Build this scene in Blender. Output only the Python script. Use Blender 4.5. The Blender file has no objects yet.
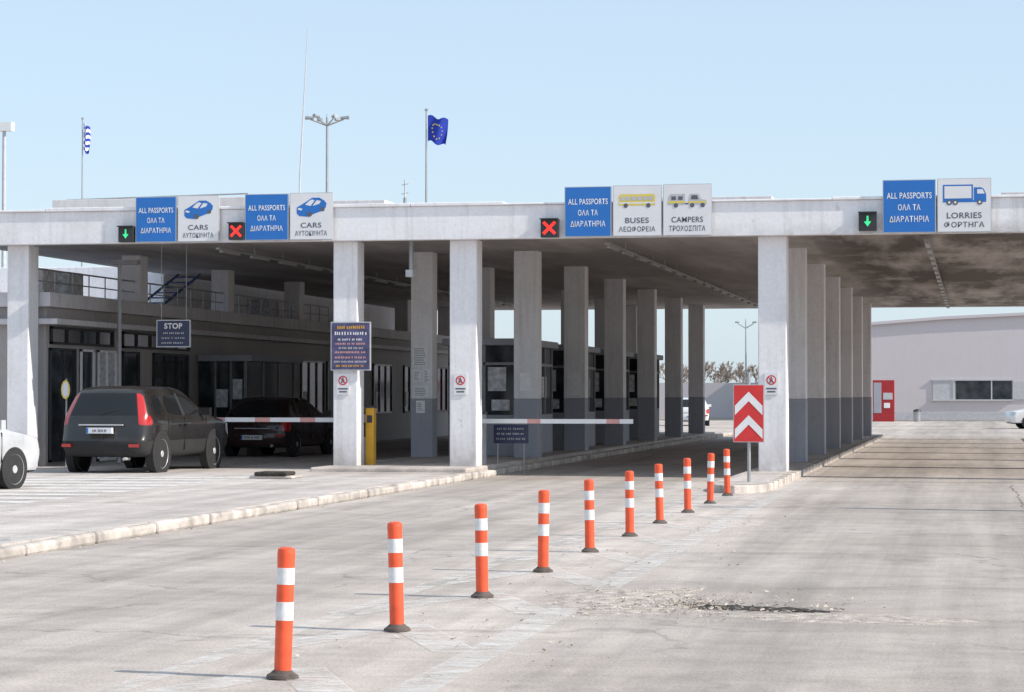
import bpy, bmesh, math, random
from mathutils import Vector, Matrix
random.seed(7)
scene=bpy.context.scene
R=math.radians
# ---------------------------------------------------------------- world / light / camera
SUN_EL=35.0
sv=Vector((1.0,-0.16,0)).normalized()
sv=Vector((sv.x*math.cos(R(SUN_EL)),sv.y*math.cos(R(SUN_EL)),math.sin(R(SUN_EL))))
w=bpy.data.worlds.new("World"); scene.world=w; w.use_nodes=True
nt=w.node_tree; bg=nt.nodes['Background']
sky=nt.nodes.new('ShaderNodeTexSky'); sky.sky_type='NISHITA'; sky.sun_disc=False
sky.sun_elevation=R(SUN_EL); sky.sun_rotation=R(99); sky.air_density=1.0; sky.dust_density=.8; sky.ozone_density=3.0
hz=nt.nodes.new('ShaderNodeMix'); hz.data_type='RGBA'; hz.inputs[0].default_value=.6; hz.inputs[7].default_value=(5.0,6.1,7.2,1)
nt.links.new(sky.outputs[0],hz.inputs[6]); nt.links.new(hz.outputs[2],bg.inputs[0]); bg.inputs[1].default_value=0.15
sl=bpy.data.lights.new("sun","SUN"); sl.energy=5; sl.angle=R(0.6); sl.color=(1,.93,.84)
so=bpy.data.objects.new("sun",sl); scene.collection.objects.link(so); so.rotation_euler=sv.to_track_quat('Z','Y').to_euler()
so.location=(30,0,40)
cam=bpy.data.cameras.new("camera"); co=bpy.data.objects.new("camera",cam); scene.collection.objects.link(co)
co.location=(0,0,1.63); co.rotation_euler=(R(90+1.146),0,R(10.94)); cam.lens=84.375; cam.sensor_width=36; cam.clip_end=6000; cam.clip_start=.1
scene.camera=co
scene.view_settings.view_transform='Standard'; scene.view_settings.look='None'; scene.view_settings.exposure=0
# ---------------------------------------------------------------- materials
class NT:
    def __init__(s,name):
        s.m=bpy.data.materials.new(name); s.m.use_nodes=True; s.t=s.m.node_tree
        s.b=s.t.nodes['Principled BSDF']; s.out=s.t.nodes['Material Output']
    def n(s,typ,**k):
        nd=s.t.nodes.new(typ)
        for a,v in k.items(): setattr(nd,a,v)
        return nd
    def l(s,a,b): s.t.links.new(a,b)
    def pos(s,scale=(1,1,1)):
        g=s.n('ShaderNodeNewGeometry'); m=s.n('ShaderNodeMapping'); m.inputs['Scale'].default_value=scale
        s.l(g.outputs['Position'],m.inputs['Vector']); return m.outputs[0]
    def obj(s,scale=(1,1,1)):
        g=s.n('ShaderNodeTexCoord'); m=s.n('ShaderNodeMapping'); m.inputs['Scale'].default_value=scale
        s.l(g.outputs['Object'],m.inputs['Vector']); return m.outputs[0]
    def sep(s,i):
        x=s.n('ShaderNodeSeparateXYZ'); s.l(s.pos(),x.inputs[0]); return x.outputs[i]
    def noise(s,vec,scale,detail=4,rough=.55,dist=0):
        t=s.n('ShaderNodeTexNoise'); t.inputs['Scale'].default_value=scale; t.inputs['Detail'].default_value=detail
        t.inputs['Roughness'].default_value=rough; t.inputs['Distortion'].default_value=dist; s.l(vec,t.inputs['Vector']); return t.outputs['Fac']
    def ramp(s,fac,stops):
        r=s.n('ShaderNodeValToRGB'); e=r.color_ramp.elements
        while len(e)<len(stops): e.new(.5)
        for i,(p,c) in enumerate(stops):
            e[i].position=p; e[i].color=(c,c,c,1) if not hasattr(c,'__len__') else (*c,1)
        s.l(fac,r.inputs[0]); return r.outputs[0]
    def maprange(s,v,a,b):
        m=s.n('ShaderNodeMapRange'); m.inputs[1].default_value=a; m.inputs[2].default_value=b; s.l(v,m.inputs[0]); return m.outputs[0]
    def mix(s,fac,a,b,mode='MIX'):
        m=s.n('ShaderNodeMix',data_type='RGBA',blend_type=mode)
        for inp,v in ((m.inputs[0],fac),(m.inputs[6],a),(m.inputs[7],b)):
            if hasattr(v,'links'): s.l(v,inp)
            elif hasattr(v,'__len__'): inp.default_value=(*v,1)
            else: inp.default_value=v
        return m.outputs[2]
    def math(s,op,a,b=None):
        m=s.n('ShaderNodeMath',operation=op)
        for i,v in enumerate((a,b)):
            if v is None: continue
            if hasattr(v,'links'): s.l(v,m.inputs[i])
            else: m.inputs[i].default_value=v
        return m.outputs[0]
    def bump(s,h,st,dist=.02):
        b=s.n('ShaderNodeBump'); b.inputs['Strength'].default_value=st; b.inputs['Distance'].default_value=dist
        s.l(h,b.inputs['Height']); s.l(b.outputs[0],s.b.inputs['Normal'])
def simple(name,c,rough=.6,var=.12,scale=6,metal=0,bump=0,spec=.5,coat=0):
    k=NT(name); v=k.obj(); f=k.noise(v,scale,5)
    lo=tuple(x*(1-var) for x in c); hi=tuple(min(1,x*(1+var)) for x in c)
    k.l(k.ramp(f,[(.3,lo),(.7,hi)]),k.b.inputs['Base Color'])
    k.b.inputs['Roughness'].default_value=rough; k.b.inputs['Metallic'].default_value=metal
    k.b.inputs['Specular IOR Level'].default_value=spec; k.b.inputs['Coat Weight'].default_value=coat
    if bump: k.bump(k.noise(v,scale*8,3),bump)
    return k.m
def painted(name,c,grime=(.35,.32,.29),amt=.55,rough=.75,foot=False,soot=False):
    k=NT(name); p=k.pos(); st=k.noise(k.pos((5,5,.35)),1.2,6,.65); bl=k.noise(p,.9,6,.6); fi=k.noise(p,14,4)
    g=k.mix(k.math('MULTIPLY',k.ramp(st,[(.5,0),(.75,1)]),amt*.6),c,grime)
    g=k.mix(k.math('MULTIPLY',k.ramp(bl,[(.5,0),(.8,1)]),amt),g,tuple((a+b)/2 for a,b in zip(c,grime)))
    chip=k.noise(p,3.2,8,.75); g=k.mix(k.math('MULTIPLY',k.ramp(chip,[(.63,0),(.66,1)]),amt*.5),g,grime)
    if foot:
        z=k.maprange(k.sep(2),.1,.9); f=k.math('MULTIPLY',k.math('SUBTRACT',1,z),k.ramp(k.noise(p,2.2,6,.7),[(.35,.2),(.65,.9)])); g=k.mix(f,g,(.36,.33,.31))
    if soot:
        z=k.maprange(k.sep(2),4.95,4.66); x=k.ramp(k.maprange(k.sep(0),-12,3),[(.3,.12),(.62,.45),(.9,.85)])
        f=k.math('MULTIPLY',k.math('MULTIPLY',z,x),k.ramp(k.noise(k.pos((1.2,1,2)),1.4,7,.7),[(.38,.1),(.62,1)])); g=k.mix(f,g,(.25,.22,.20))
    g=k.mix(1,g,k.ramp(fi,[(.25,.9),(.7,1.0)]),'MULTIPLY')
    k.l(g,k.b.inputs['Base Color']); k.b.inputs['Roughness'].default_value=rough; k.bump(fi,.25,.01); return k.m
M={}
M['white']=painted('white_painted_concrete',(.86,.84,.86),foot=True)
M['fascia']=painted('fascia_concrete',(.90,.88,.90),(.42,.39,.36),.7,soot=True)
M['roofw']=painted('roof_concrete',(.72,.70,.70),(.4,.37,.34),.8)
M['greyp']=painted('grey_painted_plinth',(.38,.39,.44),(.22,.21,.2),.5)
M['facade']=painted('facade_render',(.42,.39,.38),(.2,.19,.18),.5)
M['ledge']=painted('ledge_concrete',(.66,.64,.66),(.3,.28,.26),.8)
M['farwall']=painted('warehouse_render',(.62,.57,.59),(.45,.42,.4),.25)
M['conc']=simple('kerb_concrete',(.48,.43,.39),.9,.38,3,bump=.4)
M['dark']=simple('dark_metal',(.03,.032,.036),.5)
M['grey']=simple('galvanised_steel',(.38,.39,.4),.45,.1,5,.6)
M['frame']=simple('aluminium_frame',(.55,.55,.56),.4,.08,5,.3)
M['bframe']=simple('booth_frame',(.25,.25,.26),.45,.15,5,.3)
M['orange']=simple('bollard_orange',(.80,.10,.035),.5,.16,9)
M['wht']=simple('reflective_white',(.82,.82,.82),.4,.04)
M['wband']=simple('bollard_reflective_band',(.74,.73,.73),.45,.12,20)
M['faded']=simple('faded_red_band',(.7,.36,.33),.5,.1)
M['rubber']=simple('rubber',(.022,.022,.023),.8,.2)
M['bbase']=simple('bollard_base_rubber',(.10,.08,.07),.85,.4,12)
M['blue']=simple('sign_blue',(.018,.16,.52),.4,.05,3)
M['signw']=simple('sign_white',(.76,.75,.77),.4,.04,3)
M['signtxt']=simple('sign_grey_text',(.10,.11,.14),.5,.02)
M['navy']=simple('notice_navy',(.03,.035,.09),.4,.1)
M['notice']=simple('notice_purple_blue',(.075,.07,.16),.4,.45,5)
M['red']=simple('sign_red',(.66,.035,.035),.45,.08)
M['redb']=simple('machine_red',(.38,.02,.025),.4,.08)
M['yellow']=simple('barrier_yellow',(.68,.36,.02),.5,.12)
M['yel']=simple('pictogram_yellow',(.75,.6,.1),.5,.05)
M['flagblue']=simple('flag_blue',(.01,.035,.34),.8,.1)
M['flagw']=simple('flag_white',(.8,.8,.82),.8,.05)
M['lgrey']=simple('light_grey',(.5,.5,.52),.6,.1)
M['bluem']=simple('blue_steel',(.06,.11,.26),.5,.1)
M['poster']=simple('poster_paper',(.62,.62,.64),.6,.35,9)
M['paper']=simple('notice_paper',(.86,.86,.86),.6,.08,9)
k=NT('window_glass'); k.b.inputs['Roughness'].default_value=.08; k.b.inputs['Specular IOR Level'].default_value=.4
k.l(k.ramp(k.noise(k.obj(),1.7,5),[(.35,(.012,.016,.02)),(.7,(.07,.075,.085))]),k.b.inputs['Base Color']); M['glass']=k.m
k=NT('car_glass'); k.b.inputs['Base Color'].default_value=(.012,.014,.016,1); k.b.inputs['Roughness'].default_value=.04; M['cglass']=k.m
def emis(name,c,s):
    k=NT(name); k.b.inputs['Base Color'].default_value=(*c,1); k.b.inputs['Emission Color'].default_value=(*c,1); k.b.inputs['Emission Strength'].default_value=s; return k.m
M['ledr']=emis('led_red',(1,.03,.02),.9); M['ledg']=emis('led_green',(.05,.8,.3),.4)
M['tube']=simple('lamp_diffuser',(.36,.35,.33),.4,.05)
M['tail']=simple('tail_lamp',(.45,.012,.01),.2,.1,coat=1); M['headl']=simple('head_lamp',(.6,.62,.64),.12,.1,coat=1)
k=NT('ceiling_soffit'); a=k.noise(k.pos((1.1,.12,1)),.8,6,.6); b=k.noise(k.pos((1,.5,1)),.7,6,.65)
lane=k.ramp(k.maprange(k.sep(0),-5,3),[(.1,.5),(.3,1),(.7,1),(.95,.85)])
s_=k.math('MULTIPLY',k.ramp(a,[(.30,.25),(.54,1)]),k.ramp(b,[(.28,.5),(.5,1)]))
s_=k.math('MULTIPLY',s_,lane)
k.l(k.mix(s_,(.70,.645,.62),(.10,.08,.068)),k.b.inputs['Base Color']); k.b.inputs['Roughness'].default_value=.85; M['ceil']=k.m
def roadmat(name,c1,c2,tracks=True,crack=True):
    k=NT(name); p=k.pos()
    L=k.noise(p,.16,6,.6); base=k.mix(k.ramp(L,[(.35,0),(.65,1)]),c1,c2)
    st=k.noise(k.pos((1.6,.05,1)),1.1,7,.65)
    base=k.mix(1,base,k.ramp(st,[(.3,.72),(.6,1.05)]),'MULTIPLY')
    cs=k.noise(k.pos((.09,1.2,1)),.8,6,.7)
    base=k.mix(1,base,k.ramp(cs,[(.3,.8),(.55,1.0)]),'MULTIPLY')
    if tracks:
        mr=k.maprange(k.sep(0),-10,4)
        T=lambda X:(X+10)/14
        tr=k.ramp(mr,[(T(-9.4),1.05),(T(-8.4),.82),(T(-7.4),.95),(T(-6.2),.80),(T(-5.0),1.02),(T(-3.9),1.14),(T(-3.1),1.12),(T(-2.5),.90),(T(-1.2),.74),(T(-.4),.86),(T(.6),.74),(T(1.6),.95)])
        wob=k.noise(k.pos((.6,.12,1)),1,4,.6)
        base=k.mix(k.ramp(wob,[(.3,.5),(.7,1)]),base,tr,'MULTIPLY')
    mid=k.noise(p,2.3,6,.7); base=k.mix(1,base,k.ramp(mid,[(.3,.84),(.7,1.12)]),'MULTIPLY')
    fine=k.noise(p,45,3,.7); base=k.mix(1,base,k.ramp(fine,[(.3,.74),(.7,1.22)]),'MULTIPLY')
    spot=k.noise(k.pos((1,.4,1)),.7,8,.7)
    base=k.mix(k.math('MULTIPLY',k.ramp(spot,[(.56,0),(.70,1)]),.5),base,(.17,.14,.12))
    if crack:
        dn=k.n('ShaderNodeTexNoise'); dn.inputs['Scale'].default_value=1.2; dn.inputs['Detail'].default_value=6; k.l(p,dn.inputs['Vector'])
        v2=k.n('ShaderNodeVectorMath',operation='MULTIPLY_ADD'); k.l(dn.outputs['Color'],v2.inputs[0]); v2.inputs[1].default_value=(1.6,1.6,0); k.l(p,v2.inputs[2])
        for sc,wd,lo,op in ((.23,.009,.44,.5),(.9,.016,.55,.3)):
            vo=k.n('ShaderNodeTexVoronoi',feature='DISTANCE_TO_EDGE'); vo.inputs['Scale'].default_value=sc; k.l(v2.outputs[0],vo.inputs['Vector'])
            c=k.math('MULTIPLY',k.ramp(vo.outputs['Distance'],[(.0,1),(wd,0)]),k.ramp(L,[(lo,0),(lo+.1,1)]))
            base=k.mix(k.math('MULTIPLY',c,op),base,(.10,.085,.075))
    k.l(base,k.b.inputs['Base Color']); k.b.inputs['Roughness'].default_value=.88; k.bump(k.math('ADD',fine,mid),.4,.012); return k.m
M['road']=roadmat('worn_asphalt',(.45,.39,.345),(.58,.515,.465))
M['apron']=roadmat('worn_concrete_apron',(.52,.46,.42),(.64,.58,.54),False,True)
M['ground']=roadmat('dusty_ground',(.38,.33,.27),(.48,.42,.35),False,False)
def paintmat(name,c,lo,hi,op):
    k=NT(name); p=k.pos(); f=k.noise(p,3.5,8,.75); g=k.ramp(f,[(lo,0),(hi,1)])
    tr=k.n('ShaderNodeBsdfTransparent'); mx=k.n('ShaderNodeMixShader'); k.l(k.math('MULTIPLY',g,op),mx.inputs[0]); k.l(tr.outputs[0],mx.inputs[1]); k.l(k.b.outputs[0],mx.inputs[2]); k.l(mx.outputs[0],k.out.inputs[0])
    k.l(k.mix(k.noise(p,30,3),tuple(x*.8 for x in c),c),k.b.inputs['Base Color']); k.b.inputs['Roughness'].default_value=.8; return k.m
M['line']=paintmat('worn_road_paint',(.86,.83,.79),.36,.66,.75)
M['hatch']=paintmat('faded_hatching_paint',(.9,.88,.85),.30,.5,.85)
M['tar_shadow']=paintmat('tar_seam_and_shadow',(.12,.10,.09),.38,.56,.6)  # tar of the seams, also used for the painted column shadow
M['hole']=simple('pothole_base',(.045,.038,.033),.95,.6,18,bump=.6)
M['patch']=simple('broken_surface',(.46,.40,.35),.95,.4,9,bump=.8)
M['gravel']=simple('gravel_stone',(.47,.41,.35),.9,.35,20)
# ---------------------------------------------------------------- mesh builder
class MB:
    def __init__(s): s.v=[];s.f=[];s.mi=[];s.mats=[];s.sm=[]
    def mid(s,m):
        m=M[m] if isinstance(m,str) else m
        if m not in s.mats: s.mats.append(m)
        return s.mats.index(m)
    def add(s,vs,fs,m,smooth=False):
        o=len(s.v); s.v+= [tuple(q) for q in vs]; i=s.mid(m)
        for f in fs: s.f.append([o+a for a in f]); s.mi.append(i); s.sm.append(smooth)
    def box(s,x0,x1,y0,y1,z0,z1,m):
        s.add([(x0,y0,z0),(x1,y0,z0),(x1,y1,z0),(x0,y1,z0),(x0,y0,z1),(x1,y0,z1),(x1,y1,z1),(x0,y1,z1)],
          [(0,3,2,1),(4,5,6,7),(0,1,5,4),(1,2,6,5),(2,3,7,6),(3,0,4,7)],m)
    def rod(s,a,b,r0,r1,m,n=10,caps=True):
        a=Vector(a);b=Vector(b);d=(b-a).normalized(); u=d.orthogonal().normalized(); v=d.cross(u)
        vs=[];
        for c,r in ((a,r0),(b,r1)):
            for i in range(n):
                t=2*math.pi*i/n; vs.append(c+u*math.cos(t)*r+v*math.sin(t)*r)
        s.add(vs,[(i,(i+1)%n,n+(i+1)%n,n+i) for i in range(n)],m,True)
        if caps: s.add(vs[:n],[tuple(range(n))[::-1]],m); s.add(vs[n:],[tuple(range(n))],m)
    def lathe(s,c,axis,prof,n=24):
        c=Vector(c);d=Vector(axis).normalized();u=d.orthogonal().normalized();v=d.cross(u)
        for k in range(len(prof)-1):
            h0,r0,m=prof[k];h1,r1=prof[k+1][:2]; vs=[]
            for h,r in((h0,r0),(h1,r1)):
                for i in range(n):
                    t=2*math.pi*i/n; vs.append(c+d*h+(u*math.cos(t)+v*math.sin(t))*r)
            s.add(vs,[(i,(i+1)%n,n+(i+1)%n,n+i) for i in range(n)],m,True)
    def poly(s,pts,m): s.add(pts,[tuple(range(len(pts)))],m)
    def fin(s,name,parent=None,bevel=0,loc=None,sub=0):
        me=bpy.data.meshes.new(name); me.from_pydata(s.v,[],s.f); me.update()
        for m in s.mats: me.materials.append(m)
        for p,i,q in zip(me.polygons,s.mi,s.sm): p.material_index=i; p.use_smooth=q
        o=bpy.data.objects.new(name,me); scene.collection.objects.link(o)
        if parent:
            o.parent=parent
            if parent.get('wk'): o.matrix_parent_inverse=Matrix.Translation(-parent.location)
        if loc: o.location=loc
        if bevel:
            b=o.modifiers.new('bevel','BEVEL'); b.width=bevel; b.segments=2; b.limit_method='ANGLE'; b.angle_limit=R(40)
        if sub:
            b=o.modifiers.new('sub','SUBSURF'); b.levels=sub; b.render_levels=sub
        return o
def group(name,loc=(0,0,0),world=True,rotz=0):
    e=bpy.data.objects.new(name,None); scene.collection.objects.link(e); e.location=loc; e.rotation_euler=(0,0,rotz)
    e.empty_display_size=.3
    if world: e['wk']=1
    return e
def text(s,cx,y,cz,w,h,m,parent,name='lettering',bold=.0):
    c=bpy.data.curves.new(name,'FONT'); c.body=s; c.size=1; c.align_x='CENTER'; c.offset=bold; c.extrude=.0; c.space_character=1.08
    t=bpy.data.objects.new(name,c); scene.collection.objects.link(t)
    dg=bpy.context.evaluated_depsgraph_get(); me=bpy.data.meshes.new_from_object(t.evaluated_get(dg))
    bpy.data.objects.remove(t)
    xs=[v.co.x for v in me.vertices]; ys=[v.co.y for v in me.vertices]
    if not xs: return
    x0,x1,y0,y1=min(xs),max(xs),min(ys),max(ys)
    sx=w/(x1-x0); sy=h/(y1-y0)
    for v in me.vertices: v.co=Vector((cx+(v.co.x-(x0+x1)/2)*sx, y, cz+(v.co.y-(y0+y1)/2)*sy))
    me.materials.clear(); me.materials.append(M[m]); o=bpy.data.objects.new(name,me); scene.collection.objects.link(o)
    o.parent=parent
    if parent.get('wk'): o.matrix_parent_inverse=Matrix.Translation(-parent.location)
    return o
# ---------------------------------------------------------------- ground
b=MB(); b.poly([(-2500,-600,-.02),(2500,-600,-.02),(2500,4500,-.02),(-2500,4500,-.02)],'ground'); b.fin('ground')
b=MB(); b.poly([(-9.4,-30,0),(30,-30,0),(30,145,0),(-9.4,145,0)],'road')
b.poly([(-60,97,-.004),(-9.4,97,-.004),(-9.4,145,-.004),(-60,145,-.004)],'road'); b.fin('road')
b=MB(); b.box(-45,-9.62,-30,97,-.02,.12,'apron'); b.fin('pavement')
b=MB(); y=-28
while y<96:
    j=random.uniform(-.02,.02); b.box(-9.62+j,-9.46+j,y,y+random.uniform(.975,.995),-.02,.124+random.uniform(-.02,.006),'conc'); y+=1
b.fin('kerb',bevel=.035)
b=MB(); b.box(-12.75,-9.63,45.2,90,.1,.20,'apron'); b.fin('traffic_island',bevel=.03)
b=MB(); b.box(-12.75,-11.95,41.2,41.9,.121,.17,'conc'); b.box(-12.65,-12.05,41.18,41.8,.17,.24,'hole'); b.fin('dark_kerb_block',bevel=.03)  # low kerb block with a dark top, ahead of the island nose
def island(name,x0,x1,y0,y1,zt,nose):
    g=group(name,((x0+x1)/2,y0,0)); b=MB(); cx=(x0+x1)/2; pts=[(x0,y1),(x1,y1),(x1,y0+nose)]
    for i in range(1,8):
        a=math.pi*i/8; pts.append((cx+math.cos(a)*(x1-cx),y0+nose-math.sin(a)*nose))
    pts.append((x0,y0+nose)); n=len(pts)
    b.add([(p[0],p[1],-.02) for p in pts]+[(p[0],p[1],zt) for p in pts],[(i,(i+1)%n,n+(i+1)%n,n+i)[::-1] for i in range(n)]+[tuple(range(n,2*n))[::-1]],'conc'); 
    o=b.fin('kerb_body',g,bevel=.02)
    bm=bmesh.new(); bm.from_mesh(o.data); bmesh.ops.recalc_face_normals(bm,faces=bm.faces); bm.to_mesh(o.data); bm.free()
    b=MB(); b.box(x0+.16,x1-.16,y0+nose,y1-.1,zt-.01,zt+.004,'apron'); b.fin('infill',g)
    b=MB(); y=y0+nose
    while y<y1: b.box(x1-.16,x1+.002,y,y+.014,-.01,zt+.003,'hole'); y+=1
    b.fin('kerb_joints',g)
    return g
island('traffic_island',-4.4,-3.38,39.3,90,.13,1.6)
island('traffic_island',1.75,2.8,42,90,.13,1.2)
# road markings
b=MB()
def band(x0,y0,x1,y1,wd,m='line',z=.004):
    d=Vector((x1-x0,y1-y0,0)).normalized(); n=Vector((-d.y,d.x,0))*wd/2; A=Vector((x0,y0,z));B=Vector((x1,y1,z)); b.poly([A-n,B-n,B+n,A+n],m)
band(-4.75,4,-4.35,39.5,.16); band(-3.0,4,-3.2,46,.26)
band(-3.2,46,-3.2,90,.12,z=.004)
y=9
while y<37:
    band(-4.6,y,-3.95,y+2.0,.3); band(-3.95,y+2.05,-3.2,y+.3,.3,z=.0045); y+=2.74
b.fin('road_marking')
b=MB(); 
for i in range(12):
    yy=27+i*1.25; z=.124
    b.poly([(-18.5,yy,z),(-12.9,yy+.6,z),(-12.9,yy+1.1,z),(-18.5,yy+.5,z)],'hatch')
b.fin('road_marking')
from mathutils import noise as mn
b=MB()
def seam_shadow_strip(pts,wd,seed,z=.0065):
    L=[]
    for (xa,ya),(xb,yb) in zip(pts,pts[1:]):
        n=max(4,int(math.hypot(xb-xa,yb-ya)/.12))
        for i in range(n): t=i/n; L.append(Vector((xa+(xb-xa)*t,ya+(yb-ya)*t,z)))
    vs=[]
    for i,p in enumerate(L):
        d=(L[min(i+1,len(L)-1)]-L[max(i-1,0)]).normalized(); nn=Vector((-d.y,d.x,0))
        o=mn.noise(Vector((i*.12,seed,0)))*.09+mn.noise(Vector((i*.5,seed,3)))*.03; ww=wd*(.6+.8*abs(mn.noise(Vector((i*.35,seed,7)))))
        vs+= [p+nn*(o-ww/2),p+nn*(o+ww/2)]
    b.add(vs,[(2*i,2*i+2,2*i+3,2*i+1) for i in range(len(L)-1)],'tar_shadow')
seam_shadow_strip([(-3.0,17.9),(-1.0,17.7),(3.5,17.2)],.03,1); seam_shadow_strip([(-9.2,23),(-6.3,22.6),(-4.7,22.7)],.03,3); seam_shadow_strip([(.7,10),(.8,24),(.6,44)],.04,4)
seam_shadow_strip([(-3.0,28.5),(0,28.2),(4,28.4)],.05,5); seam_shadow_strip([(-9.2,33),(-4.6,33.3)],.04,6); seam_shadow_strip([(-3.1,36),(3,36.5)],.08,9); seam_shadow_strip([(-3.0,44.9),(1.7,44.9)],.12,10); seam_shadow_strip([(-1.6,53.8),(1.7,53.9)],.5,11)  # last, widest strip is a column shadow painted across the right lane
b.fin('tar_seam_and_shadow')
def rough(name,cx,cy,rx,ry,m,h,seed):
    b=MB(); nr,na=22,64; vs=[]; fs=[]
    for i in range(nr+1):
        for j in range(na):
            a=2*math.pi*j/na; t=i/nr
            e=1+.5*mn.noise(Vector((math.cos(a)*1.8,math.sin(a)*1.8,seed)))+.25*mn.noise(Vector((math.cos(a)*7,math.sin(a)*7,seed)))
            x=cx+math.cos(a)*rx*t*e; y=cy+math.sin(a)*ry*t*e
            z=.004+h*(1-t**2)*(.5+.9*mn.noise(Vector((x*9,y*9,seed))))
            if i==nr: z=-.003
            vs.append((x,y,z))
    for i in range(nr):
        for j in range(na): fs.append((i*na+j,i*na+(j+1)%na,(i+1)*na+(j+1)%na,(i+1)*na+j))
    b.add(vs,fs,m,False); return b.fin(name)
rough('road_repair_patch',-2.75,18.9,.6,1.3,'patch',.016,1.3)
rough('road_repair_patch',-1.0,17.6,.9,.4,'patch',.012,4.1)
rough('pothole',-1.84,18.3,.26,.17,'hole',.022,2.2)
rough('pothole',-1.5,18.2,.24,.13,'hole',.022,5.2)
rough('pothole',-1.22,18.1,.15,.08,'hole',.020,7.2)
b=MB()
for i in range(1900):
    a=random.random()*6.28; r=abs(random.gauss(0,.5))
    x=-2.2+r*math.cos(a)*1.25; y_=18.5+r*math.sin(a)*1.5; s_=random.choice((random.uniform(.003,.009),random.uniform(.004,.02)))
    if random.random()<.25: x=random.uniform(-4.2,-2.2); y_=random.uniform(12,32)
    if random.random()<.12: x=random.uniform(-9.44,-9.2); y_=random.uniform(16,45)
    vs=[(x+random.uniform(-s_,s_)*1.4,y_+random.uniform(-s_,s_)*1.4,.004+random.uniform(0,s_*1.2)) for _ in range(4)]
    b.add(vs,[(0,1,2),(0,2,3),(0,3,1),(1,3,2)],'gravel')
for i in range(60):
    a=6.28*i/60; x=-1.58+math.cos(a)*.56*random.uniform(.8,1.1); y_=18.22+math.sin(a)*.24*random.uniform(.8,1.1); s_=random.uniform(.01,.03)
    vs=[(x+random.uniform(-s_,s_)*1.4,y_+random.uniform(-s_,s_)*1.4,.004+random.uniform(0,s_*1.3)) for _ in range(4)]
    b.add(vs,[(0,1,2),(0,2,3),(0,3,1),(1,3,2)],'gravel')
b.fin('gravel')
# ---------------------------------------------------------------- canopy
CY=46.5; YS=[CY+6.7*i for i in range(7)]
cg=group('checkpoint_canopy',(-9,CY,0))
b=MB(); b.box(-21.5,3.0,CY-.05,90,4.86,5.28,'ceil'); b.fin('soffit_slab',cg)
b=MB(); b.box(-30,3.02,CY-.28,CY-.055,4.68,5.34,'fascia')
x=-30
while x<3:
    L=min(random.uniform(1.6,3.4),3.06-x); zz=random.uniform(-.02,.03); b.box(x,x+L-.01,CY-.33,CY+.1,5.342,5.395+zz,'fascia'); x+=L
b.box(2.99,3.2,CY-.05,90.1,4.7,5.33,'fascia'); b.box(-21.6,3.2,90,90.2,4.84,5.34,'fascia'); b.fin('fascia',cg,bevel=.012)
b=MB(); b.box(-20.6,-15.9,51.5,51.8,5.28,6.04,'roofw'); b.box(-18.2,-12.9,51.8,58,5.28,5.95,'roofw'); b.box(-6.2,-3.9,CY+.4,CY+1.4,5.28,5.5,'roofw')
b.box(-12.8,-12.0,CY+.3,CY+1,5.28,5.47,'greyp'); b.rod((-20.3,51.6,6.04),(-16,51.6,6.12),.02,.02,'grey',6); b.box(.5,2.6,CY+1,CY+2.4,5.28,5.55,'roofw'); b.fin('roof_parapet',cg,bevel=.02)
XR={'A':(-12.38,.25),'B':(-9.97,.275),'C':(-3.86,.275),'D':(-19.33,.235),'E':(2.25,.275)}
for r,(X,wd) in XR.items():
    for i,Y in enumerate(YS):
        b=MB(); zt=4.87 if i else 4.695; z0=.10; y0=Y; y1=Y+.52; XX=X if i==0 or r!='C' else -3.96
        if i==0: b.box(X-wd,X+wd,y0-.02,y1,z0,zt,'white')
        else:
            b.box(XX-wd,XX+wd,y0,y1,1.52,zt,'white'); b.box(XX-wd-.003,XX+wd+.003,y0-.003,y1+.003,z0,1.52,'greyp')
        b.fin('column_'+r+str(i+1),cg,bevel=.02)
for X in (-15.6,-7.35,-.95):
    g=group('ceiling_light_rail',(X,50,4.7)); b=MB(); b.box(X-.05,X+.05,48.2,86,4.66,4.70,'grey')
    yy=48.4
    while yy<85: b.box(X-.04,X+.04,yy,yy+1.25,4.61,4.658,'tube'); b.rod((X,yy+.2,4.70),(X,yy+.2,4.858),.012,.012,'grey',6); yy+=2.2
    b.fin('rail',g)
# ---------------------------------------------------------------- lane signs
SY=CY-.40
def lane_blue(x0,x1,z0,z1):
    g=group('lane_sign',((x0+x1)/2,SY,(z0+z1)/2)); b=MB(); b.box(x0+.004,x1-.004,SY,SY+.05,z0,z1,'frame'); b.box(x0+.018,x1-.018,SY-.004,SY+.01,z0+.014,z1-.014,'blue'); 
    b.box(x0+.1,x0+.15,SY+.05,SY+.1,z0+.1,z1-.35,'grey'); b.box(x1-.15,x1-.1,SY+.05,SY+.1,z0+.1,z1-.35,'grey'); b.fin('panel',g)
    cx=(x0+x1)/2; h=z1-z0; W=x1-x0
    text("ALL PASSPORTS",cx,SY-.007,z0+h*.70,W*.84,h*.115,'wht',g,bold=.012); text("ΟΛΑ ΤΑ",cx,SY-.007,z0+h*.48,W*.42,h*.115,'wht',g,bold=.012); text("ΔΙΑΒΑΤΗΡΙΑ",cx,SY-.007,z0+h*.26,W*.74,h*.115,'wht',g,bold=.012)
def P2(b,pts,ox,oz,s,y,m): b.poly([(ox+p[0]*s,y,oz+p[1]*s) for p in pts],m)
def circ(cx,cz,r,n=16): return [(cx+r*math.cos(2*math.pi*i/n),cz+r*math.sin(2*math.pi*i/n)) for i in range(n)]
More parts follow.
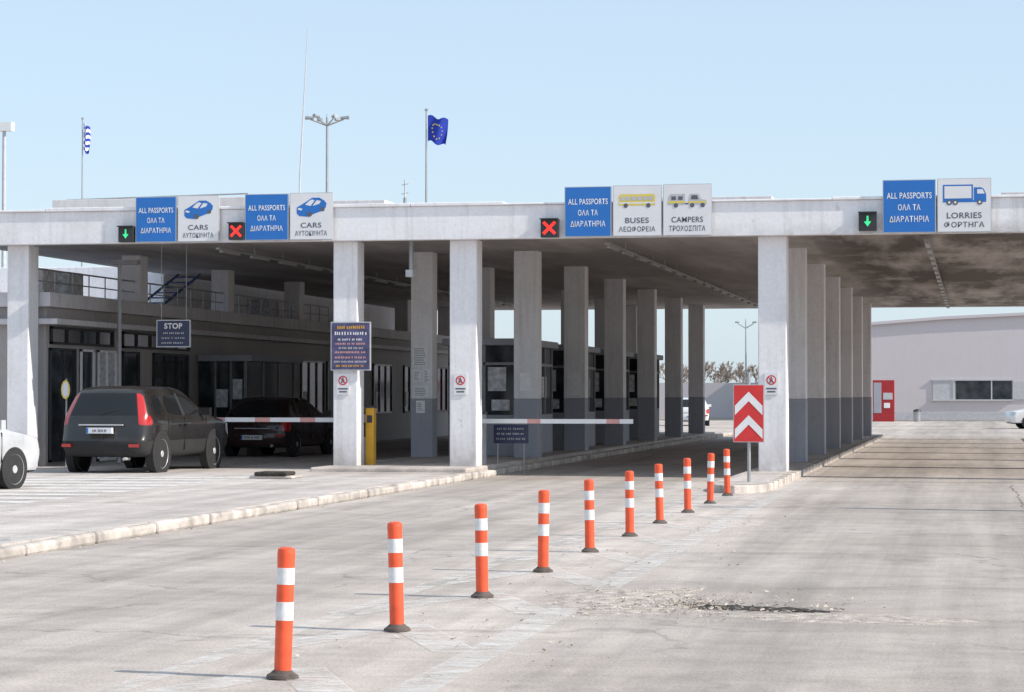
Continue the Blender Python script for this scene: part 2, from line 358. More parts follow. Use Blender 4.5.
def lane_white(x0,x1,z0,z1,kind,t1,t2):
    g=group('lane_sign',((x0+x1)/2,SY,(z0+z1)/2)); b=MB(); b.box(x0+.004,x1-.004,SY,SY+.05,z0,z1,'frame'); b.box(x0+.018,x1-.018,SY-.004,SY+.01,z0+.014,z1-.014,'signw')
    b.box(x0+.1,x0+.15,SY+.05,SY+.1,z0+.1,z1-.35,'grey'); b.box(x1-.15,x1-.1,SY+.05,SY+.1,z0+.1,z1-.35,'grey'); b.fin('panel',g)
    cx=(x0+x1)/2; h=z1-z0; W=x1-x0
    text(t1,cx,SY-.007,z0+h*.31,W*(.48 if len(t1)<7 else .64),h*.11,'signtxt',g,bold=.015); text(t2,cx,SY-.007,z0+h*.14,W*.74,h*.11,'signtxt',g,bold=.015)
    b=MB(); oy=SY-.0065; oy2=SY-.009; ox=cx; oz=z0+h*.69; s=W*.46
    if kind=='car':
        P2(b,[(-.72,-.30),(-.60,-.42),(-.2,-.46),(.05,-.36),(.5,-.2),(.74,-.02),(.78,.18),(.66,.32),(.42,.46),(.05,.46),(-.2,.30),(-.5,.12),(-.72,0)],ox,oz,s,oy,'blue')
        P2(b,[(-.30,.12),(-.02,.06),(.18,.32),(.06,.38),(-.08,.32)],ox,oz,s,oy2,'signw'); P2(b,[(.08,.06),(.42,.16),(.5,.3),(.28,.34)],ox,oz,s,oy2,'signw')
        P2(b,circ(-.08,-.34,.13),ox,oz,s,oy2,'signtxt'); P2(b,circ(.58,-.1,.11),ox,oz,s,oy2,'signtxt'); P2(b,[(-.68,-.1),(-.5,-.16),(-.42,-.08),(-.62,-.02)],ox,oz,s,oy2,'signw')
    if kind=='bus':
        P2(b,[(-.8,-.2),(.8,-.2),(.8,.22),(.72,.3),(-.74,.3),(-.8,.2)],ox,oz,s,oy,'yel')
        for i in range(6): P2(b,[(-.72+i*.245,.02),(-.52+i*.245,.02),(-.52+i*.245,.2),(-.72+i*.245,.2)],ox,oz,s,oy2,'lgrey')
        P2(b,[(-.8,-.12),(.8,-.12),(.8,-.05),(-.8,-.05)],ox,oz,s,oy2,'signw')
        for c in(-.5,.5): P2(b,circ(c,-.2,.1),ox,oz,s,oy2,'signtxt')
    if kind=='camper':
        P2(b,[(-.85,-.22),(-.1,-.22),(-.1,.26),(-.75,.26),(-.85,.1)],ox,oz,s,oy,'lgrey'); P2(b,[(-.1,-.2),(.05,-.2),(.05,-.14),(-.1,-.14)],ox,oz,s,oy,'signtxt')
        P2(b,[(.05,-.22),(.85,-.22),(.85,-.02),(.62,.02),(.5,.26),(.12,.26),(.05,0)],ox,oz,s,oy,'lgrey')
        P2(b,[(-.7,-.0),(-.5,-.0),(-.5,.16),(-.7,.16)],ox,oz,s,oy2,'signtxt'); P2(b,[(-.4,-.0),(-.2,0),(-.2,.16),(-.4,.16)],ox,oz,s,oy2,'signtxt'); P2(b,[(.16,.02),(.5,.02),(.44,.2),(.2,.2)],ox,oz,s,oy2,'signtxt')
        P2(b,[(-.85,-.14),(-.1,-.14),(-.1,-.05),(-.85,-.05)],ox,oz,s,oy2,'yel'); P2(b,[(.05,-.14),(.85,-.14),(.85,-.07),(.05,-.07)],ox,oz,s,oy2,'yel')
        for c in(-.5,.22,.68): P2(b,circ(c,-.24,.1),ox,oz,s,oy2-.002,'signtxt')
    if kind=='lorry':
        P2(b,[(-.85,-.22),(.35,-.22),(.35,.42),(-.85,.42)],ox,oz,s,oy,'blue'); P2(b,[(-.79,-.14),(.29,-.14),(.29,.36),(-.79,.36)],ox,oz,s,oy2,'signw')
        P2(b,[(.39,-.22),(.88,-.22),(.88,.02),(.78,.24),(.66,.3),(.39,.3)],ox,oz,s,oy,'blue'); P2(b,[(.52,.04),(.82,.04),(.74,.22),(.52,.22)],ox,oz,s,oy2,'signw')
        P2(b,[(-.85,-.3),(.88,-.3),(.88,-.22),(-.85,-.22)],ox,oz,s,oy,'blue')
        for c in(-.6,-.36,.62): P2(b,circ(c,-.3,.115),ox,oz,s,oy2,'signtxt'); P2(b,circ(c,-.3,.05),ox,oz,s,oy2-.002,'signw')
    b.fin('pictogram',g)
def signal(x0,x1,z0,z1,kind):
    g=group('lane_signal_light',((x0+x1)/2,SY,(z0+z1)/2)); b=MB(); b.box(x0,x1,SY-.06,SY+.12,z0,z1,'dark'); b.box(x0-.01,x1+.01,SY-.14,SY-.06,z1-.015,z1+.005,'dark')
    cx=(x0+x1)/2; cz=(z0+z1)/2; s=(x1-x0)/2; y=SY-.065
    if kind=='x':
        for sg in(1,-1): P2(b,[(-.8,-.56*sg),(-.56,-.8*sg),(.8,.56*sg),(.56,.8*sg)],cx,cz,s,y-(.002 if sg>0 else 0),'ledr')
    else:
        P2(b,[(-.12,.62),(.12,.62),(.12,-.05),(-.12,-.05)],cx,cz,s,y,'ledg'); P2(b,[(-.42,-.02),(.42,-.02),(0,-.6)],cx,cz,s,y-.002,'ledg')
    b.fin('housing',g)
lane_blue(-16.66,-15.79,4.69,5.61); lane_white(-15.77,-14.90,4.69,5.62,'car',"CARS","ΑΥΤΟΚΙΝΗΤΑ")
lane_blue(-14.36,-13.45,4.70,5.63); lane_white(-13.43,-12.54,4.70,5.64,'car',"CARS","ΑΥΤΟΚΙΝΗΤΑ")
lane_blue(-7.87,-6.94,4.69,5.67); lane_white(-6.92,-5.96,4.69,5.68,'bus',"BUSES","ΛΕΩΦΟΡΕΙΑ"); lane_white(-5.94,-4.985,4.69,5.69,'camper',"CAMPERS","ΤΡΟΧΟΣΠΙΤΑ")
lane_blue(-1.733,-.73,4.69,5.70); lane_white(-.71,.30,4.69,5.71,'lorry',"LORRIES","ΦΟΡΤΗΓΑ")
signal(-17.0,-16.69,4.70,5.02,'a'); signal(-14.68,-14.37,4.72,5.06,'x'); signal(-8.33,-7.99,4.69,5.05,'x'); signal(-2.18,-1.845,4.74,5.09,'a')
for X in (-12.42,-10.02,-3.88):
    g=group('no_pedestrians_sign',(X,CY-.03,1.85)); b=MB(); y=CY-.045; b.box(X-.13,X+.13,y,y+.02,1.62,2.04,'signw'); 
    P2(b,circ(0,0,.095,22),X,1.9,1,y-.003,'red'); P2(b,circ(0,0,.07,22),X,1.9,1,y-.005,'signw')
    P2(b,circ(0,.045,.018,8),X,1.9,1,y-.007,'signtxt'); P2(b,[(-.025,.025),(.025,.025),(.035,-.06),(.01,-.05),(0,-.02),(-.02,-.06),(-.04,-.055)],X,1.9,1,y-.007,'signtxt')
    P2(b,[(-.065,.05),(-.05,.065),(.065,-.05),(.05,-.065)],X,1.9,1,y-.009,'red')
    b.box(X-.1,X+.1,y-.003,y,1.72,1.75,'signtxt'); b.box(X-.08,X+.08,y-.003,y,1.66,1.69,'signtxt'); b.fin('plate',g)
def bars(b,x0,x1,z0,z1,y,rows,cols,frac=.55):
    h=(z1-z0)/rows
    for i in range(rows):
        zc=z1-(i+.5)*h; m=cols[i%len(cols)]; L=(x1-x0)*random.uniform(.7,1); x=(x0+x1)/2-L/2; e=x+L
        while x<e-.01:
            wd=min(random.uniform(.03,.12),e-x); 
            xx=x
            while xx<x+wd-.008: b.box(xx,xx+h*.2,y-.003,y,zc-h*frac/2*random.uniform(.7,1),zc+h*frac/2*random.uniform(.6,1),m); xx+=h*.36
            x+=wd+.025
g=group('notice_board',(-12.2,CY-.1,2.6)); b=MB(); y=CY-.1; b.box(-12.66,-11.84,y,y+.05,2.1,3.07,'frame'); b.box(-12.64,-11.86,y-.005,y,2.12,3.05,'notice'); b.box(-12.5,-12.4,y+.05,y+.075,2.2,3.0,'grey'); b.box(-12.3,-12.2,y+.05,y+.075,2.2,3,'grey')
bars(b,-12.6,-11.9,2.78,3.02,y-.005,2,['yellow','signw'],.6); bars(b,-12.58,-11.92,2.42,2.76,y-.005,4,['signw','faded','lgrey','faded'],.5); bars(b,-12.6,-11.9,2.15,2.4,y-.005,3,['faded','lgrey','yellow'],.5); b.fin('board',g)
g=group('stop_sign_board',(-15.9,50,2.9)); b=MB(); y=CY+2.0; b.box(-17.05,-16.3,y,y+.06,2.62,3.2,'frame'); b.box(-17.03,-16.32,y-.005,y,2.64,3.18,'navy'); bars(b,-16.98,-16.37,2.66,2.97,y-.005,3,['lgrey','grey'],.4)
for x in(-16.95,-16.4): b.rod((x,y+.03,3.2),(x,y+.03,4.86),.008,.008,'grey',6)
b.fin('board',g); text("STOP",-16.675,y-.009,3.07,.4,.12,'wht',g,bold=.03)
# ---------------------------------------------------------------- barriers
def barrier(X,Y,x_end,housing_mat,z=1.1,reds=(4,),hw=.15):
    g=group('boom_barrier',(X,Y,0)); b=MB(); b.box(X-hw,X+hw,Y-.15,Y+.2,.19,1.22,housing_mat); b.box(X-hw-.02,X+hw+.02,Y-.17,Y+.22,1.22,1.27,'dark'); b.box(X-hw*.6,X+hw*.6,Y-.155,Y-.15,.75,1.05,'dark'); b.fin('housing',g,bevel=.02)
    b=MB(); n=12; 
    for i in range(n):
        xa=X+(x_end-X)*i/n; xb=X+(x_end-X)*(i+1)/n; x0,x1=min(xa,xb),max(xa,xb)
        b.box(x0,x1,Y-.21,Y-.16,z-.045,z+.045,'faded' if i in reds else 'wht')
    b.fin('boom',g)
barrier(-12.35,47.8,-16.2,'lgrey',1.1,(3,6,9)); barrier(-9.98,47.9,-6.75,'lgrey',1.08,(4,10))
b=MB(); b.box(-12.12,-11.95,47.1,47.3,.19,1.35,'yellow'); b.box(-12.13,-11.94,47.08,47.32,1.35,1.39,'dark'); b.box(-12.09,-11.98,47.09,47.1,1.05,1.2,'dark'); b.fin('yellow_post',bevel=.02)
g=group('notice_board',(-9.3,48.5,.9)); b=MB(); y=48.3; b.box(-9.72,-9.0,y,y+.04,.62,1.0,'navy'); bars(b,-9.68,-9.04,.66,.97,y,3,['grey','lgrey'],.4); b.rod((-9.65,y+.06,.1),(-9.65,y+.06,1.0),.015,.015,'grey',8); b.rod((-9.1,y+.06,-.0),(-9.1,y+.06,1.0),.015,.015,'grey',8); b.fin('board',g)
g=group('chevron_sign',(-3.8,40.9,0)); b=MB(); X=-3.80;Y=40.9
b.rod((X,Y+.03,.1),(X,Y+.03,2.0),.03,.03,'grey'); b.box(X-.25,X+.25,Y-.02,Y,.82,1.78,'red'); b.box(X-.262,X+.262,Y-.016,Y+.004,.808,1.792,'frame')
y=Y-.024
for zc in (1.42,1.02):
    P2(b,[(-.235,-.12),(0,.12),(.235,-.12),(.235,.04),(0,.28),(-.235,.04)],X,zc-.03,1,y,'wht')
b.fin('panel',g)
# ---------------------------------------------------------------- bollards
for i in range(10):
    Y=(13.78-3.9*.1898)/.9818+i*2.79; X=-3.9+random.uniform(-.02,.02)
    b=MB(); pr=[(0,.095,'bbase'),(.018,.09,'bbase'),(.03,.07,'bbase'),(.045,.054,'bbase'),(.046,.050,'orange'),(.33,.050,'orange'),(.331,.0515,'wband'),(.435,.0515,'wband'),(.436,.050,'orange'),(.535,.050,'orange'),(.536,.0515,'wband'),(.63,.0515,'wband'),(.631,.050,'orange'),(.715,.052,'orange'),(.738,.049,'orange'),(.748,.03,'orange'),(.75,0,'orange')]
    b.lathe((0,0,0),(0,0,1),pr,28)
    o=b.fin('traffic_bollard',loc=(X,Y,.004)); o.rotation_euler=(random.uniform(-.025,.025),random.uniform(-.025,.025),random.random()*6)
# ---------------------------------------------------------------- low office building
g=group('customs_office_building',(-23,60,0)); FX=-19.0
b=MB(); b.box(-34,FX-.05,47.3,92,.1,3.45,'facade'); b.box(-34.1,FX+.12,47.1,92.1,3.45,3.75,'ledge'); b.box(-34.1,FX+.30,47.05,92.1,3.08,3.2,'ledge'); b.fin('walls',g,bevel=.015)
b=MB(); 
def win(y0,y1,z0,z1,m='glass',fr='dark',mull=1):
    b.box(FX-.06,FX-.03,y0,y1,z0,z1,m)
    for (a,c,d,e) in ((y0,y1,z0,z0+.05),(y0,y1,z1-.05,z1),(y0,y0+.05,z0,z1),(y1-.05,y1,z0,z1)): b.box(FX-.05,FX+.012,a,c,d,e,fr)
    for i in range(1,mull): yy=y0+(y1-y0)*i/mull; b.box(FX-.05,FX+.008,yy-.025,yy+.025,z0+.05,z1-.05,fr)
win(47.45,48.9,.2,2.6,fr='dark',mull=2); win(49.2,50.0,.25,2.6,'glass','wht'); win(50.25,51.4,.15,2.6,'poster','wht',2); win(51.8,52.9,.15,2.6,'glass','dark'); win(47.5,51.2,2.68,3.05,mull=4); win(51.8,56.5,2.68,3.05,mull=5)
yy=53.9
while yy<88:
    win(yy,yy+2.5,1.0,2.6,mull=3,fr='dark' if int(yy)%2 else 'bframe'); 
    b.box(FX-.031,FX-.02,yy+.3,yy+.65,1.2,1.7,'poster')
    if int(yy)%3==0: win(yy+2.8,yy+3.8,.15,2.6,'dark','bframe')
    yy+=4.2
b.fin('windows_and_doors',g)
b=MB(); b.box(FX-.0,FX+1.25,57.2,61.6,.12,.95,'facade'); b.box(FX,FX+1.2,57.25,61.55,.95,2.45,'glass'); b.box(FX,FX+1.4,57.1,61.7,2.45,2.6,'greyp')
for yy in(57.22,58.7,60.1,61.52):
    b.box(FX+1.17,FX+1.23,yy-.03,yy+.03,.95,2.45,'bframe')
for xx in (FX+.4,FX+.8): b.box(xx,xx+.05,57.215,57.26,.95,2.45,'bframe')
b.box(FX+.45,FX+.75,57.2,57.24,1.3,1.75,'poster'); b.box(FX+.88,FX+1.12,57.2,57.24,1.5,2.0,'poster')
b.fin('inspection_window_bay',g)
b=MB(); b.box(-33,-21.6,62,90,3.75,5.1,'white'); b.box(-30,-24,50.5,56,3.75,5.0,'lgrey'); 
b.box(-23.95,-23.9,51,55.5,4.0,4.7,'glass'); 
for yy in (49,50.5,66): b.box(FX-1.5,FX-.8,yy,yy+.9,3.76,4.35,'poster'); 
b.fin('upper_storey',g,bevel=.02)
b=MB()
for i in range(24): b.rod((FX-.25,47.3+i*1.0,3.75),(FX-.25,47.3+i*1.0,4.25),.015,.015,'grey',6)
b.rod((FX-.25,47.3,4.25),(FX-.25,70.3,4.25),.02,.02,'grey',6); b.rod((FX-.25,47.3,4.0),(FX-.25,70.3,4.0),.015,.015,'grey',6)
for dx in(0,.6):
    b.rod((FX-2.0+dx,58,3.75),(FX-1.5+dx,60.0,4.75),.035,.035,'bluem',6)
for i in range(7):
    t=i/7+.05; b.box(FX-2.0+.5*t,FX-1.4+.5*t,58+2*t,58.22+2*t,3.75+1.0*t,3.78+1.0*t,'bluem')
b.rod((FX-.1,47.6,3.3),(FX-.1,62,3.3),.05,.05,'grey',8)
b.fin('roof_railing_and_stairs',g)
b=MB(); b.rod((FX+.35,50.6,.12),(FX+.35,50.6,4.6),.05,.045,'lgrey'); b.box(FX+.2,FX+.8,50.5,50.7,4.5,4.6,'grey'); b.fin('lamp_pole')
g=group('warning_plate',(-18.5,47.2,0)); b=MB(); b.rod((-18.55,47.2,.12),(-18.55,47.2,1.95),.02,.02,'grey',6); b.poly([(-18.55+.1*math.cos(i*.5236),47.15,1.72+.2*math.sin(i*.5236)) for i in range(12)],'yel'); b.poly([(-18.55+.07*math.cos(i*.5236),47.145,1.72+.16*math.sin(i*.5236)) for i in range(12)],'signw'); b.fin('plate',g)
# ---------------------------------------------------------------- booths on the island
def booth(x0,x1,y0,y1,z0=.2,h=2.55):
    g=group('inspection_booth',((x0+x1)/2,(y0+y1)/2,z0)); b=MB(); b.box(x0,x1,y0,y1,z0,z0+.95,'greyp'); b.box(x0-.12,x1+.12,y0-.15,y1+.15,z0+h,z0+h+.16,'greyp'); b.fin('base_and_roof',g,bevel=.02)
    b=MB(); b.box(x0+.03,x1-.03,y0+.03,y1-.03,z0+.951,z0+h-.001,'glass'); b.fin('glazing',g)
    b=MB()
    for x in (x0+.03,x0+(x1-x0)*.5,x1-.03):
        for y in(y0+.02,y1-.02): b.box(x-.03,x+.03,y-.03,y+.03,z0+.95,z0+h,'bframe')
    n=3
    for i in range(1,n+1):
        y=y0+(y1-y0)*i/(n+1)
        for x in(x0+.02,x1-.02): b.box(x-.03,x+.03,y-.03,y+.03,z0+.95,z0+h,'bframe')
    b.box(x0-.0,x1+.0,y0-.01,y0+.05,z0+2.1,z0+2.16,'bframe'); b.box(x1-.05,x1+.005,y0+.06,y1-.06,z0+2.1,z0+2.16,'bframe')
    b.fin('frames',g)
    b=MB(); y=y0+.015
    for (a,c,d,e) in ((.15,.42,1.35,1.8),(.55,.8,1.5,2.05),(.2,.45,1.9,2.08),(.6,.85,1.05,1.3)):
        b.box(x0+(x1-x0)*a,x0+(x1-x0)*c,y-.004,y+.014,z0+d,z0+e,'poster')
    x=x1-.028
    for yy in (.12,.4,.68): b.box(x,x+.014,y0+(y1-y0)*yy,y0+(y1-y0)*(yy+.13),z0+1.35,z0+1.85,'poster')
    b.fin('posters',g)
booth(-12.0,-10.3,54.3,58.6); booth(-12.0,-10.3,61.0,65.4); booth(-12,-10.3,68.2,72); booth(-12,-10.3,75.5,79)
b=MB(); y=53.2-.012
for (a,c,d,e) in((-12.58,-12.24,2.28,2.72),(-12.57,-12.38,1.92,2.18),(-12.34,-12.17,1.88,2.2),(-12.56,-12.22,1.56,1.82),(-12.5,-12.3,1.2,1.48)):
    b.box(a,c,y,y+.008,d,e,'paper'); 
    zz=e-.05
    while zz>d+.03: b.box(a+.03,c-.03-random.uniform(0,.06),y-.002,y,zz-.012,zz,'signtxt'); zz-=.04
b.fin('poster')
b=MB(); b.box(-10.15,-9.8,59.9-.015,59.9-.004,1.6,2.2,'paper'); b.box(-10.1,-9.85,53.2-.015,53.2-.004,1.7,2.1,'paper'); b.fin('poster')
b=MB(); b.rod((-11.15,CY+.5,4.1),(-11.15,CY+.5,4.86),.05,.05,'grey'); b.box(-11.22,-11.08,CY+.3,CY+.6,3.98,4.12,'lgrey'); b.fin('surveillance_camera')
# ---------------------------------------------------------------- rooftop flags, masts
def flag(name,X,Y,z0,z1,kind,fw,fh):
    g=group(name,(X,Y,z0)); b=MB(); b.rod((X,Y,z0),(X,Y,z1),.035,.02,'grey'); b.lathe((X,Y,z1),(0,0,1),[(0,.03,'grey'),(.04,.05,'grey'),(.08,0,'grey')],10); b.fin('pole',g)
    b=MB(); nx,nz=14,18
    def pt(i,j):
        u=i/nx; v=j/nz; return (X+.04+fw*u*(1-.1*v),Y+.12*math.sin(u*7+v*2.5)*u, z1-.12-fh*v-.18*fh*u+.04*math.sin(u*9))
    for i in range(nx):
        for j in range(nz):
            if kind=='eu': m='flagblue'
            else:
                m='flagblue' if (j*9//nz)%2==0 else 'flagw'
                if i<nx*.4 and j<nz*.55:
                    m='flagblue'
                    if abs(i-2.5)<1 or abs(j-4.5)<1: m='flagw'
            b.add([pt(i,j),pt(i+1,j),pt(i+1,j+1),pt(i,j+1)],[(0,1,2,3)],m,True)
    if kind=='eu':
        for k_ in range(12):
            a=k_*math.pi/6; u=.5+.26*math.cos(a); v=.5+.28*math.sin(a); p=pt(u*nx,v*nz)
            pts=[]
            for q in range(10):
                r=.03 if q%2==0 else .013; pts.append((p[0]+r*math.sin(q*.628),p[1]-.012,p[2]+r*math.cos(q*.628)))
            b.poly(pts,'yel')
    b.fin('cloth',g)
flag('eu_flag',-13.84,60,5.28,8.9,'eu',.52,.66)
flag('greek_flag',-28.95,75,4.9,10.7,'gr',.2,.9)
b=MB(); b.rod((-22.45,78,5.0),(-22.36,78,9),.04,.03,'lgrey'); b.rod((-22.36,78,9),(-22.1,78,14.0),.03,.012,'lgrey'); b.rod((-22.9,78,8),(-22.2,78,8.1),.012,.012,'lgrey',6); b.fin('antenna_mast')
b=MB(); X=-15.6; b.rod((X,65,5.28),(X,65,7.6),.03,.02,'lgrey'); b.rod((X,65,6.6),(X,65,7.1),.05,.05,'grey',8)
for z in(7.2,7.45): b.rod((X-.1,65,z),(X+.1,65,z+.04),.012,.012,'lgrey',6)
b.fin('roof_antenna')
def mast(X,Y,H,n=4,s=1.0):
    b=MB(); b.rod((X,Y,-.02),(X,Y,H),.11*s,.06*s,'grey',12)
    for i in range(n):
        a=i*2*math.pi/n+.15; dx=math.cos(a); dy=math.sin(a)
        b.rod((X,Y,H-.4),(X+dx*.85*s,Y+dy*.85*s,H-.1),.04,.03,'grey',8)
        c=Vector((X+dx*.9*s,Y+dy*.9*s,H-.02)); t=Vector((dx,dy,.05)).normalized()*.22*s
        b.rod(c-t,c+t,.07*s,.1*s,'grey',8)
    b.rod((X,Y,H),(X,Y,H+.2),.04,.02,'grey',6); b.fin('floodlight_mast')
mast(-30.75,112,15.0,6,.95)
# lighter lamp post at the left edge
b=MB(); X=-43.95; Y=104; b.rod((X,Y,0),(X,Y,14.0),.13,.08,'lgrey',12); b.box(X-.6,X+.42,Y-.2,Y+.2,13.75,14.15,'wht'); b.fin('floodlight_mast')
mast(-14.3,152,6.2,2,.6)
# ---------------------------------------------------------------- warehouse in the background
g=group('warehouse',(5,160,0)); b=MB()
pts=[(-13.0,5.1),(-11.6,5.4),(-9,5.75),(-6,6.1),(-2,6.4),(3,6.62),(10,6.8),(20,6.8),(36,6.4)]
n=len(pts)
for i in range(n-1):
    (xa,za),(xb,zb)=pts[i],pts[i+1]
    b.add([(xa,150,-.02),(xb,150,-.02),(xb,150,zb),(xa,150,za)],[(0,1,2,3)],'farwall'); b.add([(xa,149.8,za),(xb,149.8,zb),(xb,190,zb),(xa,190,za)],[(0,1,2,3)],'farwall')
    b.add([(xa,149.8,za-.18),(xb,149.8,zb-.18),(xb,149.8,zb),(xa,149.8,za)],[(0,1,2,3)],'farwall')
b.add([(-13,150,0),(-13,190,0),(-13,190,5.1),(-13,150,5.1)],[(0,3,2,1)],'farwall'); b.fin('walls_and_roof',g)
b=MB(); b.box(-1.2,2.15,149.93,149.99,1.3,2.45,'glass'); b.box(-2.6,-1.25,149.93,149.99,1.3,2.45,'lgrey'); b.box(-2.7,2.25,149.88,149.995,2.45,2.52,'frame'); b.box(-2.7,2.25,149.85,149.995,1.2,1.3,'frame')
b.box(2.2,4.5,149.93,149.99,1.3,2.4,'lgrey')
for x in (-1.4,.9): b.box(x,x+.08,149.9,149.95,1.3,2.45,'frame')
b.box(-12.9,35,149.95,149.99,0,.5,'lgrey')
b.fin('windows',g)
g=group('vending_machine',(-5.4,144,0)); b=MB(); b.box(-6.0,-4.75,143.6,144.4,0,2.45,'redb'); b.box(-5.95,-5.5,143.58,143.6,.5,2.3,'greyp'); b.box(-5.4,-4.85,143.58,143.6,1.3,1.7,'lgrey'); b.box(-5.35,-5.0,143.57,143.6,.8,1.1,'wht'); b.fin('cabinet',g,bevel=.03)
b=MB(); b.rod((-3.4,143,0),(-3.4,143,.6),.2,.22,'grey',14); b.lathe((-3.4,143,.6),(0,0,1),[(0,.25,'dark'),(.1,.2,'dark'),(.16,0,'dark')],14); b.fin('litter_bin')
b=MB(); b.box(-4.1,-3.85,90.8,91.2,.0,1.1,'dark'); b.fin('litter_bin',bevel=.03)
b=MB(); b.box(-70,-13.0,165,165.3,0,2.4,'farwall'); b.fin('boundary_wall')
# ---------------------------------------------------------------- distant bare trees
bark=simple('bare_branches',(.30,.25,.22),.9,.3,2)
b=MB()
def grow(p,d,L,r,depth):
    q=p+d*L; b.rod(p,q,r,r*.65,bark,4 if depth>1 else 3,False)
    if depth==0: return
    for i in range(3 if depth>1 else 4):
        nd=(d+Vector((random.uniform(-.75,.75),random.uniform(-.75,.75),random.uniform(-.15,.5)))).normalized()
        grow(p+d*L*random.uniform(.6,1),nd,L*random.uniform(.6,.82),max(r*.6,.035),depth-1)
for i in range(50):
    x=-110+i*2.0+random.uniform(-1,1)
    grow(Vector((x,random.uniform(250,300),0)),Vector((0,0,1)),random.uniform(1.6,2.4),.14,5)
b.fin('distant_trees')
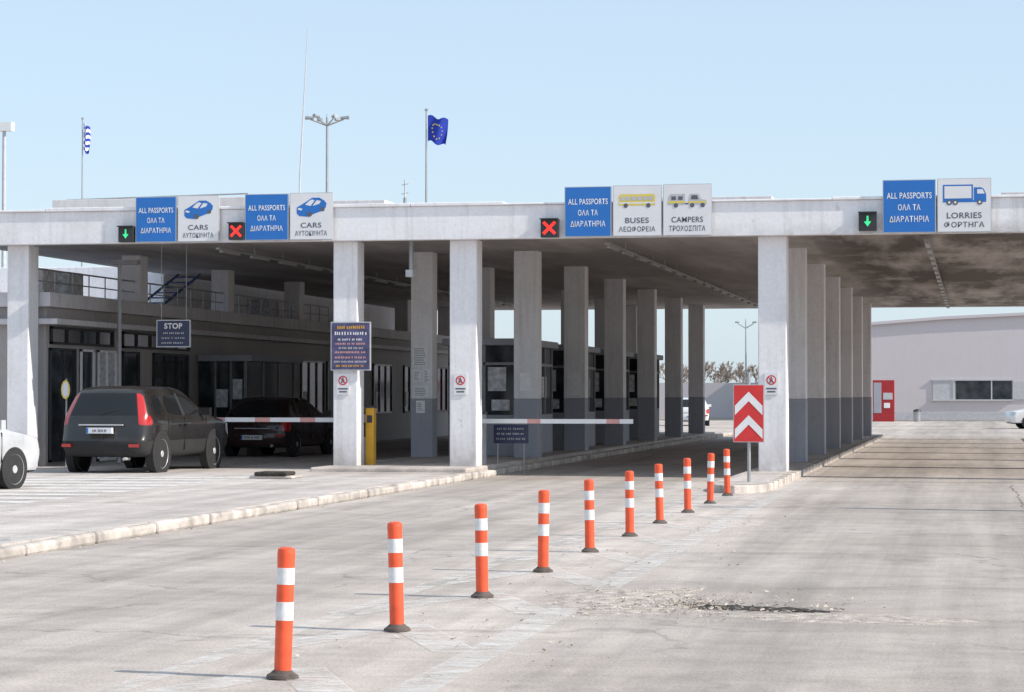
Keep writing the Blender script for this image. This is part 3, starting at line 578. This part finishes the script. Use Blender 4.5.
# ---------------------------------------------------------------- vehicles
def carpaint(name,c,metal=.3):
    k=NT(name); k.b.inputs['Metallic'].default_value=metal; k.b.inputs['Coat Weight'].default_value=.8; k.b.inputs['Coat Roughness'].default_value=.05
    f=k.noise(k.obj(),2.0,5); k.l(k.ramp(f,[(.3,tuple(x*.85 for x in c)),(.7,tuple(min(1,x*1.15+.01) for x in c))]),k.b.inputs['Base Color']); 
    k.l(k.ramp(f,[(.3,.22),(.7,.42)]),k.b.inputs['Roughness']); return k.m
def car(name,loc,rotz,kind,paint):
    g=group(name,loc,False,rotz)
    if kind=='suv':
        L,HW,WR,WB=4.6,.91,.36,[.86,3.52]
        rings=[(.28,.16,L-.25,.80),(.36,.04,L-.08,.88),(.62,.0,L,.905),(.70,.06,L-.02,.91),(.92,.09,L-.06,.912),(1.01,.11,L-.45,.905),(1.09,.13,L-1.15,.885),(1.53,.34,L-2.0,.73),(1.62,.44,L-2.2,.65),(1.675,.72,L-2.5,.46)]
        belt=[.40,.54,1.02,1.10,1.95,2.05,3.0,3.14]; top=[.62,.72,1.1,1.17,1.85,1.92,2.3,2.4]
    else:
        L,HW,WR,WB=4.3,.87,.31,[.78,3.35]
        rings=[(.20,.14,L-.22,.74),(.28,.03,L-.06,.83),(.52,.0,L,.865),(.62,.04,L-.02,.87),(.80,.07,L-.08,.872),(.88,.10,L-.5,.86),(.95,.14,L-1.05,.835),(1.36,.62,L-2.0,.66),(1.42,.78,L-2.15,.59),(1.45,1.05,L-2.4,.42)]
        belt=[.36,.6,1.0,1.08,1.85,1.94,2.9,3.05]; top=[.8,.88,1.1,1.17,1.8,1.86,2.1,2.2]
    b=MB(); allv=[]; bl=rings[6]; tp=rings[7]
    for k_,(z,yr,yf,hw) in enumerate(rings):
        ref,(r0,r1)=(belt,(bl[1],bl[2])) if k_<=6 else (top,(tp[1],tp[2]))
        ys=[yr+(q-r0)/(r1-r0)*(yf-yr) for q in ref]
        half=[(0,yr),(.55*hw,yr+.02),(.80*hw,yr+.06),(.955*hw,yr+.15)]+[(hw*(1-.012*abs(2*(q-yr)/(yf-yr)-1)**2),q) for q in ys]
        half+=[(.955*hw,yf-.16),(.82*hw,yf-.06),(.5*hw,yf-.012),(0,yf)]
        full=half+[(-x,y) for x,y in half[-2:0:-1]]
        allv.append([(x,y,z) for x,y in full])
    nh=16; N=len(allv[0])
    def seg(j): return j if j<nh-1 else N-1-j
    for k_ in range(len(rings)-1):
        for j in range(N):
            s_=seg(j); m=paint
            if (kind=='suv' and k_<2) or k_<1: m=M['rubber']
            if k_==6:
                if s_ in(0,1): m=M['cglass']
                elif s_ in(2,3): m=M['tail'] if (kind=='suv' and s_==2) else paint
                elif s_ in(5,7,9,13,14): m=M['cglass']
                elif s_==8: m=M['rubber']
            if kind=='suv' and k_ in (4,5) and s_ in(2,3): m=M['tail']
            if kind!='suv' and k_ in(3,4) and s_ in(2,3): m=M['tail']
            if k_==3 and s_ in(11,12,13): m=M['headl']
            a,c=allv[k_],allv[k_+1]; b.add([a[j],a[(j+1)%N],c[(j+1)%N],c[j]],[(0,1,2,3)],m,True)
    b.add(allv[-1],[tuple(range(N))],paint,True); b.add(allv[0],[tuple(range(N))[::-1]],M['rubber'])
    o=b.fin('body',g)
    bm=bmesh.new(); bm.from_mesh(o.data); bmesh.ops.remove_doubles(bm,verts=bm.verts,dist=.0005); bmesh.ops.recalc_face_normals(bm,faces=bm.faces)
    cr=bm.edges.layers.float.new('crease_edge')
    for e in bm.edges:
        ms={f.material_index for f in e.link_faces}
        if len(ms)>1: e[cr]=.6
    bm.to_mesh(o.data); bm.free()
    sb=o.modifiers.new('sub','SUBSURF'); sb.levels=2; sb.render_levels=2
    b=MB(); b2=MB(); ar=.075 if kind=='suv' else .035
    for wy in WB:
        for sg in(1,-1):
            b2.lathe((sg*(HW-.16),wy,WR+.01),(sg,0,0),[(0,WR+ar,'rubber'),(.163,WR+ar,'rubber'),(.166,WR+ar-.025,'rubber'),(.166,.0,'rubber')],32)
            b.lathe((sg*(HW-.19),wy,WR),(sg,0,0),[(0,WR-.04,'rubber'),(.01,WR,'rubber'),(.185,WR,'rubber'),(.2,WR-.03,'rubber'),(.202,WR*.78,'frame'),(.185,WR*.74,'dark'),(.16,WR*.6,'dark'),(.16,0,'dark')],32)
            for q in range(7):
                a=q*2*math.pi/7+.3; u=Vector((0,math.cos(a),math.sin(a))); t=Vector((0,-math.sin(a),math.cos(a))); c=Vector((sg*(HW+.004),wy,WR))
                p=[c+t*.045,c+u*WR*.76+t*.055,c+u*WR*.76-t*.055,c-t*.045]
                b.poly(p if sg>0 else p[::-1],'frame')
            b.lathe((sg*(HW-.0),wy,WR),(sg,0,0),[(0,.07,'frame'),(.012,.06,'frame'),(.014,0,'frame')],12)
    b2.fin('wheel_arches',g); b.fin('wheels',g)
    b=MB()
    zb=rings[6][0]
    for sg in(1,-1):
        b.box(min(sg*(HW-.02),sg*(HW+.17)),max(sg*(HW-.02),sg*(HW+.17)),belt[6]-.16,belt[6]-.04,zb+.0,zb+.15,paint)
        for yy in (belt[4]+.04,belt[1]+.65,belt[6]+.1):
            b.box(min(sg*.9*HW,sg*(HW+.004)),max(sg*.9*HW,sg*(HW+.004)),yy-.005,yy+.005,.42,zb-.05,'rubber')
        for yy in (belt[4]-.25,belt[6]-1.05): b.box(min(sg*.95*HW,sg*(HW+.03)),max(sg*.95*HW,sg*(HW+.03)),yy,yy+.17,zb-.2,zb-.165,paint)
    b.box(-.26,.26,-.03,.06,.76 if kind=='suv' else .42,.87 if kind=='suv' else .53,'signw'); b.box(-.26,-.22,-.033,-.029,.765 if kind=='suv' else .425,.865 if kind=='suv' else .525,'blue')
    bars(b,-.19,.22,(.775 if kind=='suv' else .435),(.855 if kind=='suv' else .515),-.031,1,['signtxt'],.7)
    b.box(-.45,.45,.03,.085,.91 if kind=='suv' else .68,.935 if kind=='suv' else .7,'frame')
    b.box(-.78,-.6,-.012,.05,.5,.56,'tail'); b.box(.6,.78,-.012,.05,.5,.56,'tail')
    b.rod((.5,.0,.28),(.5,.25,.28),.03,.03,'frame',8)
    b.rod((-.05,.14,zb+.03),(.3,.2,zb+.12),.01,.008,'rubber',6)
    b.fin('trim',g)
car('parked_suv',(-16.35,43.3,.12),R(-4),'suv',carpaint('paint_dark_bronze',(.022,.019,.017)))
car('parked_car',(-16.95,55.0,.12),R(-3),'hatch',carpaint('paint_dark_red',(.03,.01,.011)))
car('white_car',(-16.6,33.0,.12),R(-12),'hatch',carpaint('paint_silver_white',(.5,.51,.53),.1))
car('white_car',(-14.2,122,.0),R(8),'hatch',carpaint('paint_white',(.7,.7,.7),0))
car('white_car',(5.6,116,.0),R(100),'hatch',carpaint('paint_white',(.7,.7,.7),0))
b=MB(); b.rod((5.2,33.5,0),(5.2,33.5,5),.16,.13,'lgrey',12); b.rod((5.2,33.5,4.9),(4.2,33.4,5.3),.05,.04,'lgrey'); b.box(3.6,4.3,33.3,33.5,5.25,5.38,'grey'); b.fin('street_lamp')
